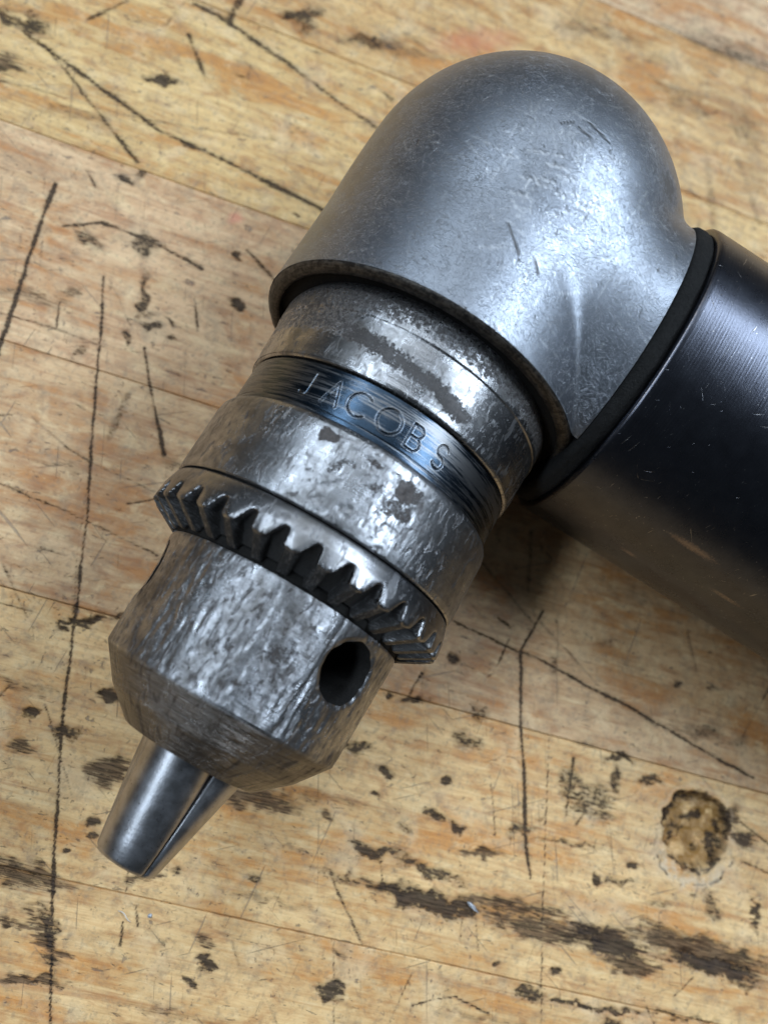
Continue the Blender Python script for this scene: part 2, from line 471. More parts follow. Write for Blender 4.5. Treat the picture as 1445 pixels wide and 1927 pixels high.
    col = N.mix(N.math('MULTIPLY', N.attr('pale'), 0.75), col, (0.58, 0.45, 0.30))
    rs = N.attr('red')
    col = N.mix(rs, col, (0.60, 0.16, 0.10))
    rg = N.fmix(g2, 0.42, 0.56)
    rg = N.math('ADD', rg, N.math('MULTIPLY', N.math('MAXIMUM', dk, bn), 0.2), clamp=True)
    n = N.bump(g2, 0.06, 1.0); n = N.bump(g3, 0.05, 1.0, n); n = N.bump(N.noise(P, 1.8, 4, 0.7), 0.06, 1.0, n)
    n = N.bump(N.math('MAXIMUM', N.math('MAXIMUM', flm, kn), dk), -0.09, 1.0, n)
    return N.done(col, rg, 0.0, n, **{'Specular IOR Level': N.fmix(N.math('MAXIMUM', dk, bn), 0.42, 0.12)})
M_wood = wood_material()
def slab_material():
    N = NT("dark_glue_and_dust"); P = N.obj()
    return N.done(N.mix(N.noise(P, 0.5, 3, 0.6), (0.03, 0.02, 0.013), (0.09, 0.06, 0.04)), 0.8, 0.0)
M_slab = slab_material()

# ------------------------------------------------------------------ the bench
GRAIN = math.radians(-14.75)
gx = np.array([math.cos(GRAIN), math.sin(GRAIN)]); gy = np.array([-gx[1], gx[0]])

LINES = [  # photo polyline, width mm, strength, attribute
 ([(-20,12),(0,25),(60,70),(90,92),(300,245),(420,300),(610,395)],1.25,.85,'dark'),
 ([(85,85),(130,140),(200,230),(258,305)],.9,.8,'dark'),
 ([(0,150),(100,175),(230,215),(400,245),(520,262)],.7,.5,'dark'),
 ([(105,345),(75,420),(30,560),(-10,680)],1.1,.95,'dark'),
 ([(195,520),(190,620),(175,800),(165,960),(140,1180),(118,1340),(105,1560),(98,1700),(95,1860),(94,1960)],.62,.95,'dark'),
 ([(170,880),(150,1000),(135,1180)],.35,.5,'dark'),
 ([(60,785),(130,845),(190,880),(290,925)],.5,.6,'dark'),
 ([(272,655),(285,740),(310,858)],.85,.85,'dark'),
 ([(0,588),(95,615),(193,652)],.6,.6,'dark'),
 ([(-20,903),(0,910),(120,960),(296,1045)],.45,.7,'dark'),
 ([(240,745),(205,825)],1.9,.50,'dark'),
 ([(118,425),(190,418),(290,455),(380,505)],1.0,.8,'dark'),
 ([(465,470),(530,540)],.9,.6,'dark'),
 ([(365,5),(430,40),(530,110),(650,200),(735,255)],1.4,.75,'dark'),
 ([(355,65),(385,142)],1.2,.75,'dark'),
 ([(453,-5),(430,38)],2.2,.7,'dark'),
 ([(240,0),(165,35)],1.0,.6,'dark'),
 ([(345,5),(312,45)],1.1,.5,'dark'),
 ([(850,1168),(974,1226),(1010,1238),(1115,1296),(1185,1331),(1354,1431),(1420,1465)],.75,.85,'dark'),
 ([(1021,1150),(980,1226),(980,1366),(986,1442),(989,1594),(998,1653)],.85,.95,'dark'),
 ([(1003,1156),(1126,1290)],.6,.55,'dark'),
 ([(1050,1167),(1050,1310)],.8,.4,'dark'),
 ([(1033,1384),(1021,1700),(1018,1940)],.28,.75,'dark'),
 ([(924,1477),(933,1571)],.45,.8,'dark'),
 ([(1079,1430),(1065,1536)],.8,.8,'dark'),
 ([(793,1267),(770,1308)],.8,.8,'dark'),
 ([(1395,1548),(1460,1600)],.6,.8,'dark'),
 ([(1392,1620),(1460,1650)],.4,.7,'dark'),
 ([(775,1893),(815,1882),(857,1878),(920,1910)],.35,.75,'dark'),
 ([(870,1725),(866,1775)],.5,.7,'dark'),([(896,1740),(900,1790)],.3,.7,'dark'),
 ([(243,1635),(238,1680)],.35,.8,'dark'),([(255,1705),(258,1745)],.5,.8,'dark'),([(232,1735),(226,1780)],.4,.8,'dark'),
 ([(900,1050),(960,1120),(1010,1180)],.7,.6,'dark'),
 ([(1000,1000),(995,1110)],1.2,.5,'dark'),
 ([(1240,40),(1340,90),(1445,120)],2.2,.45,'dark'),
 ([(1330,300),(1345,430)],3.0,.35,'dark'),
 ([(1390,300),(1430,420)],2.5,.35,'dark'),
 ([(1180,110),(1250,160),(1330,180)],1.8,.4,'dark'),
 ([(760,60),(830,110)],1.6,.4,'dark'),
 ([(300,1690),(420,1760),(560,1800)],.3,.4,'dark'),
 ([(540,1490),(640,1600),(700,1640)],.3,.35,'dark'),
 ([(20,1290),(0,1310)],.6,.6,'dark'),
 ([(0,1135),(60,1150)],.5,.6,'dark'),
 ([(75,1030),(125,1045)],.7,.6,'dark'),
 ([(500,1880),(520,1927)],.35,.5,'dark'),
 ([(600,1690),(590,1780)],.3,.4,'dark'),
 ([(1180,1330),(1380,1440)],.4,.35,'dark'),
 ([(1395,1160),(1445,1190)],.5,.35,'dark'),
 ([(700,1405),(770,1450),(790,1500)],.3,.45,'dark'),
]
BLOBS = [  # photo centre, half size px, rotation deg, strength, attribute, depth mm
 ((45,38),(42,15),20,.9,'dark',.2),((38,30),(18,7),15,-1.0,'dark',0),((305,150),(30,8),4,.9,'dark',.2),((570,25),(38,14),-8,.75,'dark',.1),((575,45),(20,18),-8,.6,'dark',.1),
 ((690,75),(48,13),8,.6,'dark',.1),((240,338),(22,7),20,.75,'dark',.1),((268,330),(10,7),0,.6,'dark',0),((170,455),(28,13),25,.6,'dark',.1),
 ((275,460),(26,18),0,.75,'dark',.1),((268,560),(9,42),0,.75,'dark',.2),((447,485),(9,8),0,.9,'dark',.3),((447,570),(11,8),20,.95,'dark',.3),
 ((132,552),(18,10),-20,.6,'burn',.0),((285,612),(20,6),8,.7,'dark',.1),((325,635),(9,6),0,.7,'dark',.1),((150,662),(14,14),0,.5,'dark',0),
 ((240,632),(8,14),-20,.8,'dark',.1),((205,1303),(24,12),10,.95,'dark',.35),((62,1342),(18,10),5,.95,'dark',.35),((38,1412),(24,14),0,.8,'burn',.2),((125,1380),(22,11),15,.75,'dark',.2),
 ((150,1172),(50,5),-10,.95,'dark',.35),((175,1165),(14,7),-10,.9,'dark',.35),((212,1455),(38,26),5,1.0,'burn',.3),((178,1548),(11,8),0,.95,'dark',.2),((172,1575),(10,6),0,.8,'dark',.2),
 ((45,1650),(70,22),12,.85,'burn',.25),((85,1770),(18,60),-28,.85,'burn',.35),((40,1845),(60,8),6,.95,'burn',.35),((95,1750),(10,40),-10,.8,'dark',.2),
 ((490,1505),(70,22),8,.85,'burn',.15),((420,1400),(30,10),10,.5,'dark',0),((387,1808),(13,17),-20,1.0,'dark',.3),((358,1852),(20,6),35,.9,'dark',.3),((270,1655),(28,9),-15,.8,'burn',.2),
 ((305,1775),(8,5),0,.6,'dark',.1),((125,1600),(6,4),0,.8,'dark',.1),((335,1640),(10,8),0,.7,'dark',.1),((480,1655),(14,9),0,.6,'dark',.1),
 ((851,1238),(10,10),30,.85,'dark',.2),((731,1308),(6,5),0,.95,'dark',.3),((781,1314),(24,6),8,.85,'dark',.2),((898,1343),(20,15),30,.6,'dark',.1),((880,1395),(26,13),25,.65,'dark',.1),
 ((670,1407),(26,9),10,.8,'dark',.2),((726,1454),(18,7),25,.85,'dark',.2),((840,1472),(9,7),0,1.0,'dark',.3),((816,1536),(20,9),25,.85,'dark',.2),((860,1556),(15,9),10,.85,'dark',.2),
 ((906,1603),(34,9),10,.95,'burn',.2),((1068,1475),(20,26),10,.6,'dark',.2),((1112,1507),(42,32),0,.62,'dark',.3),((982,1560),(22,13),0,.75,'dark',.2),((705,1600),(42,12),10,.9,'dark',.2),
 ((805,1637),(60,11),20,.7,'dark',.2),((800,1694),(90,17),15,1.0,'dark',.35),((720,1672),(50,9),12,.7,'burn',.1),((960,1706),(110,14),8,.8,'burn',.2),((1030,1752),(110,20),13,.85,'burn',.3),((1150,1775),(60,22),18,1.05,'dark',.4),((1190,1820),(45,13),15,1.0,'burn',.4),
 ((1310,1785),(110,22),18,1.0,'burn',.45),((1350,1825),(85,16),15,.95,'dark',.45),((1167,1425),(28,8),8,.8,'dark',.2),((1158,1466),(6,26),-10,.75,'dark',.2),((1231,1469),(22,8),12,.75,'dark',.1),
 ((995,1868),(22,13),0,.9,'dark',.3),((1080,1893),(60,6),6,.85,'dark',.3),((1150,1905),(40,5),8,.8,'dark',.3),((933,1816),(6,5),0,.9,'dark',.2),((1425,1720),(6,30),0,.9,'dark',.3),((623,1869),(30,14),30,.85,'dark',.3),
 ((1278,1287),(9,6),0,.7,'dark',.1),((1340,1295),(9,6),0,.6,'dark',.1),((1395,1400),(12,18),20,.4,'dark',0),((1150,1930),(14,9),0,.8,'dark',.2),((1045,1830),(10,10),40,.85,'dark',.2),
 ((1120,1655),(6,12),0,.9,'dark',.2),((1190,1628),(10,5),10,.95,'dark',.2),((1160,1660),(30,6),5,.6,'dark',.1),((1340,1710),(13,28),-15,.6,'dark',.2),
 ((1380,1540),(14,20),0,.9,'burn',.4),((1400,1580),(16,14),0,.85,'dark',.3),((235,1160),(22,5),-8,.7,'dark',.1),
 ((1320,60),(40,20),20,.3,'dark',0),((1240,110),(35,12),20,.35,'dark',0),((1380,200),(50,18),30,.3,'dark',0),((1420,330),(35,18),60,.3,'dark',0),((1090,40),(26,10),0,.3,'dark',0),
 ((5,120),(26,20),0,.95,'burn',.2),((1380,95),(70,22),18,.50,'burn',0),((1290,190),(60,20),30,.45,'burn',0),((1410,250),(40,26),50,.45,'burn',0),((760,95),(60,12),10,.5,'burn',0),
 ((150,215),(70,10),14,.45,'burn',0),((1130,60),(80,14),12,.45,'burn',0),((120,880),(60,8),14,.4,'burn',0),((330,880),(30,8),14,.45,'burn',0),((60,560),(70,12),14,.5,'burn',0),((40,1290),(80,7),15,.5,'burn',0),
 ((480,1330),(40,8),14,.4,'burn',0),((1180,1120),(60,20),25,.35,'burn',0),((1300,1380),(90,12),16,.4,'burn',0),((330,1910),(70,8),12,.45,'burn',.1),((520,1700),(90,7),12,.45,'burn',.1),((900,1920),(70,6),12,.5,'burn',.1),
 ((10,1740),(40,9),10,.8,'burn',.2),((640,1650),(50,7),12,.5,'dark',.1),((1240,1700),(30,6),10,.5,'dark',.1),((1075,1590),(60,4),6,.55,'dark',.1),((760,1560),(14,7),20,.6,'dark',.1),((1290,1920),(60,5),10,.6,'dark',.2),((1400,1860),(24,6),10,.6,'dark',.2),
 ((900,75),(60,18),-5,.35,'red',0),((442,412),(11,9),0,.55,'red',0),
 ((1045,1250),(10,22),15,.5,'dark',.1),((1100,1400),(18,7),5,.5,'dark',.1),((740,1220),(14,6),20,.4,'dark',0),((560,1600),(30,4),8,.5,'burn',0),((620,1500),(70,10),12,.45,'burn',0),
]
def bench_features():
    segs = []
    for pts, w, s, an in LINES:
        P = [bench_pt(*p) for p in pts]
        for a, b in zip(P[:-1], P[1:]): segs.append((a, b, w, s, an))
    r2 = np.random.default_rng(11)
    for k in range(150):                      # small random cuts all over
        c = np.array([r2.uniform(-60, 150), r2.uniform(-75, 200)])
        an = r2.choice([75, 95, -32, 20, 120]) + r2.normal(0, 14); L = r2.gamma(2.0, 3.2)
        v = np.array([math.cos(math.radians(an)), math.sin(math.radians(an))]) * L / 2
        segs.append((c - v, c + v, r2.uniform(.28, .7), r2.uniform(.35, .75), 'dark'))
    blobs = []
    for c, hs, rot, s, an, dep in BLOBS:
        C0 = bench_pt(*c)
        a = math.radians(rot)
        A = bench_pt(c[0] + hs[0] * math.cos(a), c[1] + hs[0] * math.sin(a)) - C0
        B = bench_pt(c[0] - hs[1] * math.sin(a), c[1] + hs[1] * math.cos(a)) - C0
        blobs.append((C0, A, B, s, an, dep))
    for k in range(110):
        C0 = np.array([r2.uniform(-60, 150), r2.uniform(-75, 200)])
        L = r2.gamma(2.0, .38); wd = L * r2.uniform(.15, .5); a = GRAIN + r2.normal(0, .35)
        A = np.array([math.cos(a), math.sin(a)]) * L; B = np.array([-math.sin(a), math.cos(a)]) * wd
        blobs.append((C0, A, B, r2.uniform(.4, .9), 'dark' if r2.random() < .75 else 'burn', r2.uniform(0, .2)))
    return segs, blobs
SEGS, BLB = bench_features()
PLUG = bench_pt(1310, 1562)
PLUG_R = 7.4

def stave(y0, y1, color, name="plank"):
    """one laminated stave of the bench top, y0..y1 across the grain (mm)"""
    corners = [bench_pt(*c) for c in ((-60, -60), (1505, -60), (-60, 1990), (1505, 1990))]
    # fine span along the grain where the stave crosses the view
    uu, vv = [c @ gx for c in corners], [c @ gy for c in corners]
    seen = y1 > min(vv) and y0 < max(vv)
    if seen:
        fu0, fu1 = min(uu) , max(uu)
        # clip the fine span against the sheared view quad
        q = np.array([[u, v] for u, v in zip(uu, vv)])[[0, 1, 3, 2]]
        lo, hi = 1e9, -1e9
        for i in range(4):
            a, b = q[i], q[(i + 1) % 4]
            for k in np.linspace(0, 1, 400):
                p = a + (b - a) * k
                if y0 - 1 <= p[1] <= y1 + 1: lo = min(lo, p[0]); hi = max(hi, p[0])
        fu0, fu1 = max(fu0, lo - 2), min(fu1, hi + 2)
        far = (y0 + y1) / 2 > 90
        st = 0.42 if far else 0.27
        us = np.concatenate([[-620, -400, -250, -160], np.arange(fu0, fu1, st), [max(fu1 + 5, 190), 260, 400, 620]])
        us = np.unique(us)
        ny = int((y1 - y0) / st)
        vs = np.linspace(y0, y1, ny)
        vs = np.sort(np.concatenate([vs[1:-1], [y0 + .0, y0 + .12, y1 - .12, y1]]))
    else:
        us = np.array([-620., -300, 0, 300, 620]); vs = np.array([y0, y0 + .15, (y0 + y1) / 2, y1 - .15, y1])
    U, V = np.meshgrid(us, vs, indexing='ij')
    X = U * gx[0] + V * gy[0]; Y = U * gx[1] + V * gy[1]
    Z = np.zeros_like(X)
    at = {k: np.zeros_like(X) for k in ('dark', 'burn', 'ochre', 'red', 'pale')}
    if seen:
        Z += (fbm(U * .03, V * .12, 3) - .5) * .16 + (fbm(U * .25, V * .8, 9) - .5) * .05
        wob = (fbm(X * .45, Y * .45, 21, 3) - .5)
        wob2 = (fbm(X * .45, Y * .45, 57, 3) - .5)
        fib = fbm(V * 2.4, U * .10, 25, 3)
        slow = fbm(X * .28, Y * .28, 15, 3)
        frag = fbm(X * 1.1, Y * 1.1, 5, 3)
        def window(c0, c1, pad):
            # index window of the sheared grid that can hold the feature
            cu = [c0 @ gx, c1 @ gx]; cv = [c0 @ gy, c1 @ gy]
            i0 = np.searchsorted(us, min(cu) - pad); i1 = np.searchsorted(us, max(cu) + pad)
            j0 = np.searchsorted(vs, min(cv) - pad); j1 = np.searchsorted(vs, max(cv) + pad)
            return slice(i0, i1), slice(j0, j1)
        for a, b, w, s, an in SEGS:
            sl = window(a, b, w * 2 + 1)
            if sl[0].start >= sl[0].stop or sl[1].start >= sl[1].stop: continue
            x = X[sl] + wob[sl] * .35; y = Y[sl] + wob2[sl] * .35
            d = b - a; L = max(d @ d, 1e-9)
            t = np.clip(((x - a[0]) * d[0] + (y - a[1]) * d[1]) / L, 0, 1)
            dist = np.hypot(x - a[0] - t * d[0], y - a[1] - t * d[1])
            ww = w * .5 * (.35 + 1.3 * slow[sl] * (.5 + frag[sl]))
            m = fade(np.clip(1.25 - dist / ww, 0, 1)); m = np.maximum(m, .34 * np.clip(1.2 - dist / (ww * 2.4), 0, 1))
            at[an][sl] = np.maximum(at[an][sl], m * s * (.62 + .6 * slow[sl]))
            Z[sl] -= m * .10 * min(1, w)
        for C0, A, B, s, an, dep in BLB:
            r = math.hypot(*A) + math.hypot(*B)
            sl = window(C0, C0, r * 1.6 + 1)
            if sl[0].start >= sl[0].stop or sl[1].start >= sl[1].stop: continue
            x = X[sl] - C0[0] + wob[sl] * min(3.2, r * .9); y = Y[sl] - C0[1] + wob2[sl] * min(3.2, r * .9)
            if an == 'burn' or dep >= .3:             # torn along the fibres
                sh = (fib[sl] - .5) * min(9., r * 1.1)
                x = x + sh * gx[0]; y = y + sh * gx[1]
            # distance in the ellipse frame of its two half axes
            M = np.linalg.inv(np.array([[A[0], B[0]], [A[1], B[1]]]))
            e = np.hypot(M[0, 0] * x + M[0, 1] * y, M[1, 0] * x + M[1, 1] * y)
            m = np.clip((1.7 - e) / 1.1, 0, 1)
            if s < 0: at[an][sl] *= (1 - m)
            else: at[an][sl] = np.maximum(at[an][sl], m * s * (.72 + .5 * frag[sl]))
            if dep: Z[sl] -= smooth(.35, .8, m * (.6 + .8 * frag[sl])) * dep * .8
        # the drilled and filled hole: torn rim, sunken ochre floor
        px, py = X - PLUG[0], Y - PLUG[1]
        rr = np.hypot(px, py) + wob * 2.6; an_ = np.arctan2(py, px)
        near = rr < 16
        rough = fbm(X * .55, Y * .55, 77, 4)
        floor = smooth(PLUG_R * 1.02, PLUG_R * .86, rr)
        ring = np.exp(-((rr - PLUG_R * 1.12) / .9) ** 2)
        low = smooth(-.2, -.9, np.sin(an_ + .25))
        Z = np.where(near, Z - floor * (2.7 + (rough - .5) * 2.2) - ring * .35 * rough
                     - low * smooth(PLUG_R * 1.5, PLUG_R * 1.1, rr) * .8 * rough, Z)
        at['ochre'] = np.where(near, floor * (.25 + .75 * smooth(.3, .55, fbm(X * .6, Y * .6, 31, 4))), at['ochre'])
        at['pale'] = np.where(near, np.exp(-((rr - PLUG_R * (1.14 + .12 * low)) / (.6 + low)) ** 2) * (.35 + .6 * low) * smooth(.25, .6, fbm(X * 1.3, Y * 1.3, 19, 3)), 0)
        spots = smooth(.46, .66, fbm(X * .55 + 9, Y * .55, 41, 4)) * floor * .8
        rimline = np.exp(-((rr - PLUG_R * .97) / .5) ** 2) * .85 * smooth(.2, .5, rough) + np.exp(-((rr - PLUG_R * (1.16 + .2 * low)) / .35) ** 2) * .85 * (.35 + low) * smooth(.38, .6, rough)
        shade = smooth(.2, .9, np.sin(an_ - .3)) * np.exp(-((rr - PLUG_R * .82) / 1.6) ** 2) * .55  # shade inside the upper rim, painted into the dark mask
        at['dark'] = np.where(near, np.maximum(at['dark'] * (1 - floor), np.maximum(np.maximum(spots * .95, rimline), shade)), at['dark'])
    edge = np.minimum(V - y0, y1 - V)
    ch = np.clip(1 - edge / .12, 0, 1)
    Z = Z - ch * .22 * (.5 + (fbm(U * .2, V * 0, 8) if seen else .5))
    m, n = X.shape
    verts = np.stack([U.ravel(), V.ravel(), Z.ravel()], -1)
    idx = np.arange(m * n).reshape(m, n)
    F = np.stack([idx[:-1, :-1], idx[1:, :-1], idx[1:, 1:], idx[:-1, 1:]], -1).reshape(-1, 4)
    # skirt 38 mm down
    loop = np.concatenate([idx[:, 0], idx[-1, 1:], idx[::-1, -1][1:], idx[0, ::-1][1:-1]])
    base = len(verts)
    low_v = verts[loop].copy(); low_v[:, 2] = -38
    verts = np.concatenate([verts, low_v])
    k = len(loop); nx = (np.arange(k) + 1) % k
    F2 = np.stack([loop, base + np.arange(k), base + nx, loop[nx]], -1)
    F = np.concatenate([F, F2])
    attrs = {kk: np.concatenate([a.ravel(), np.zeros(k)]) for kk, a in at.items()}
    me = mesh_np(name, verts, F, True, attrs)
    o = link(name, me, M_wood, bench)
    o.rotation_euler = (0, 0, GRAIN)
    o.color = (*color, 1)
    return o

bv = [(-640, -640, -44), (640, -640, -44), (640, 640, -44), (-640, 640, -44), (-640, -640, -38.5), (640, -640, -38.5), (640, 640, -38.5), (-640, 640, -38.5)]
bench = link("workbench_top", mesh_np("workbench_top", bv, [(0, 3, 2, 1), (4, 5, 6, 7), (0, 1, 5, 4), (1, 2, 6, 5), (2, 3, 7, 6), (3, 0, 4, 7)], False), M_slab, None,
             kind="structure")
S = 42.55
seams = [5.1 + S * k for k in range(-14, 15)]
tones = {-2: (.65, .405, .175), -1: (.67, .42, .18), 0: (.53, .322, .155), 1: (.57, .348, .175), 2: (.62, .395, .155), 3: (.57, .345, .135), 4: (.58, .37, .20)}
for i, (a, b) in enumerate(zip(seams[:-1], seams[1:])):
    k = i - 14
    stave(a + .05, b - .05, tones.get(k, (.52, .36, .2)))

# ------------------------------------------------------------------ the drill
HGT = 27.9
drill = bpy.data.objects.new("right_angle_drill", None)
COL.objects.link(drill)
O_W = (39.950, 65.033)
drill.location = (O_W[0] * MM, O_W[1] * MM, 0)
DANG = math.atan2(0.8699298, 0.4931756)
drill.rotation_euler = (0, 0, DANG)
drill["label"] = "worn right-angle drill with keyed steel chuck and black handle lying on the bench"
drill["category"] = "drill"
LIFT = (0, 0, HGT * MM)
def part(name, me, mat, parent=drill, **kw):
    return link(name, me, mat, parent, loc=LIFT if parent is drill else None, **kw)

def spots(T, A, R, lst):
    """soft blotches on the chuck: (t, ang, half length t mm, half width arc mm, strength)"""
    v = np.zeros_like(T)
    wv = (fbm(T * .5, A * .2, 91, 3) - .5) * 2.2
    for t, a, ht, ha, s in lst:
        da = ((A - a + 180) % 360 - 180) * math.pi / 180 * R
        e = np.hypot((T - t + wv) / ht, (da + wv) / ha)
        v = np.maximum(v, s * fade(np.clip(1.5 - e, 0, 1)))
    return v

# -- chuck body with three key holes
def body_disp(T, A, R):
    arc = A / 360 * 114
    outer = smooth(11.5, 13.5, R)
    a = fbm(T * .30, arc * .9, 2, 4, perx=None)
    b = fbm(T * .9, arc * 2.0, 12, 3)
    seam = np.minimum(A, 360 - A) / 6
    k = np.clip(seam, 0, 1) * outer
    gouge = smooth(.50, .68, fbm(T * .22 + 5, arc * 1.1, 33, 4))
    flat = smooth(.56, .64, fbm(T * .4 + 50, arc * .45, 63, 3))
    on = smooth(-.3, .8, T) * .85 + .15
    ch = 0
    for (ht, ha) in ((11.4, 219.5), (11.4, 99.5), (11.4, 339.5)):
        dd = np.hypot(T - ht, ((A - ha + 180) % 360 - 180) * math.pi / 180 * 18.4)
        ch = ch + .30 * smooth(5.0, 4.3, dd) * outer * (.6 + .8 * fbm(T * 1.2, arc * 1.2, 88, 2))
    return -ch + k * on * ((a - .5) * .09 + (b - .5) * .02 - gouge * .09 - flat * .05)
prof = [(-7.7, 6.9), (-7.9, 7.2), (-7.9, 10.3), (-7.6, 10.7), (-4.4, 14.55), (-.12, 18.02), (0.04, 18.13), (.2, 18.2), (9, 18.55), (16.7, 18.85), (17.1, 18.75), (17.15, 16.0), (17.15, 6.9), (-7.7, 6.9)]
P = resample(prof, .22)[:-1]
nth = 620
TH = np.arange(nth) * 360.0 / nth
T, A = np.meshgrid(P[:, 0], TH, indexing='ij'); R = np.repeat(P[:, 1][:, None], nth, 1)
R2 = R + body_disp(T, A, R)
V = lathe_pts(T, R2, A)
m = len(P); idx = np.arange(m * nth).reshape(m, nth); nx = np.roll(idx, -1, 1)
F = np.stack([idx, nx, np.roll(nx, -1, 0), np.roll(idx, -1, 0)], -1).reshape(-1, 4)[:, ::-1]
rust = spots(T, A, R, [(9.2, 188, 2.2, 1.8, .45), (6.5, 168, 1.4, 1.6, .45), (3.5, 183, 1.8, 2, .40), (5.6, 193, 1.2, 3, .35), (12, 160, 1.3, 1, .3)])
rust = np.maximum(rust, .30 * smooth(13.5, 11.0, R) * smooth(-.0, -1.2, T))
me_body = mesh_np("chuck_body", V.reshape(-1, 3), F, True, {'rust': rust.ravel(), 'bevel': smooth(.05, -.35, T).ravel()})

def drilled(me, holes):
    me.materials.append(M_body)
    o = bpy.data.objects.new("tmp", me); COL.objects.link(o)
    cutters = []
    for (t, ang, rad, d0, d1) in holes:
        a = math.radians(ang); ax = np.array([0, math.sin(a), -math.cos(a)])
        e1 = np.array([1., 0, 0]); e2 = np.cross(ax, e1)
        n = 72; c = []
        for dd in (d0, d1):
            for k in range(n):
                b = 2 * math.pi * k / n
                rr = rad * (1 + .018 * math.sin(5 * b + 1) + .012 * math.sin(11 * b))
                c.append(ax * dd + e1 * (t - TC + rr * math.cos(b)) + e2 * rr * math.sin(b))
        fs = [tuple(range(n))[::-1], tuple(range(n, 2 * n))] + [(k, (k + 1) % n, n + (k + 1) % n, n + k) for k in range(n)]
        cm = mesh_np("cut", c, fs, False)
        bm = bmesh.new(); bm.from_mesh(cm); bmesh.ops.recalc_face_normals(bm, faces=bm.faces); bm.to_mesh(cm); bm.free()
        co = bpy.data.objects.new("cut", cm); COL.objects.link(co); cutters.append(co)
        cm.materials.append(M_gap_black)  # key-hole walls painted near-black for the shade inside
        md = o.modifiers.new("b", 'BOOLEAN'); md.operation = 'DIFFERENCE'; md.object = co; md.solver = 'EXACT'; md.material_mode = 'TRANSFER'
    dg = bpy.context.evaluated_depsgraph_get()
    new = bpy.data.meshes.new_from_object(o.evaluated_get(dg))
    new.name = me.name
    bpy.data.objects.remove(o)
    for co in cutters: bpy.data.objects.remove(co)
    return new
me_body = drilled(me_body, [(11.4, -140.5, 4.4, 8.5, 24), (11.4, 99.5, 4.4, 8.5, 24), (11.4, -20.5, 4.4, 8.5, 24)])
sharpen(me_body, 38)
body = part("chuck_body", me_body, M_body)
# black liner that paints the shade seen down the key holes
Vb, Fb, _ = lathe([(-5, 6.85), (-5, 9.2), (16, 9.2), (16, 6.85)], .8, 64)
part("bore_shade_liner", mesh_np("bore_shade_liner", Vb, Fb, True), M_gap_black, parent=body)

# -- jaws
def jaw_mesh(center):
    rho = 5.2
    ts = [-4.0, -8, -12, -16, -20, -22.9, -23.35, -23.5, -23.5]
    n = 40
    V = []
    for i, t in enumerate(ts):
        off = 3.3 + (-0.75 - 3.3) * (t + 7.6) / (-15.6)
        rr = rho - (0 if i < 6 else (.0, .18, .45, .45)[i - 5] if i < 9 else .45)
        # section: arc of the rod between the two gap planes plus the apex near the axis
        sec = []
        lim = math.radians(60)
        def hit(al):
            b = -2 * off * math.cos(al); c = off * off - rr * rr
            return (-b + math.sqrt(max(b * b - 4 * c, 0))) / 2
        for k in range(n + 1):
            al = -lim + 2 * lim * k / n
            rad = hit(al)
            gap = .24
            x = rad * math.cos(al); y = rad * math.sin(al)
            # round the two long corners a little
            e = max(0, abs(al) - lim * .93) / (lim * .07)
            q = 1 - .045 * e * e
            sec.append((x * q, y * q - math.copysign(gap, al) * min(1, abs(al) / lim) ** 6))
        sec.append((.45, 0))
        for (x, y) in sec:
            a = math.radians(center)
            er = np.array([0, math.sin(a), -math.cos(a)]); et = np.array([0, math.cos(a), math.sin(a)])
            if i == 8: x, y = .5 + (x - .5) * .55, y * .55
            V.append(np.array([t - TC, 0, 0]) + er * x + et * y)
    k = n + 2; Fq = []
    for i in range(len(ts) - 1):
        for j in range(k): Fq.append((i * k + j, i * k + (j + 1) % k, (i + 1) * k + (j + 1) % k, (i + 1) * k + j))
    Fq.append(tuple(range(k))[::-1]); b = (len(ts) - 1) * k; Fq.append(tuple(range(b, b + k)))
    me = mesh_np("jaw", V, Fq, True)
    mi = np.zeros(len(me.polygons), np.int32); q_ = np.arange((len(ts) - 1) * k)
    mi[:len(q_)] = ((q_ % k) >= n).astype(np.int32)          # the two flat faces are painted black as shade in the jaw gaps
    me.materials.append(M_jaw); me.materials.append(M_gap_black)
    me.polygons.foreach_set("material_index", mi)
    bm = bmesh.new(); bm.from_mesh(me); bmesh.ops.recalc_face_normals(bm, faces=bm.faces); bm.to_mesh(me); bm.free()
    sharpen(me, 40)
    return me
for c in (160, 280, 40):
    part("jaw", jaw_mesh(c), M_jaw)

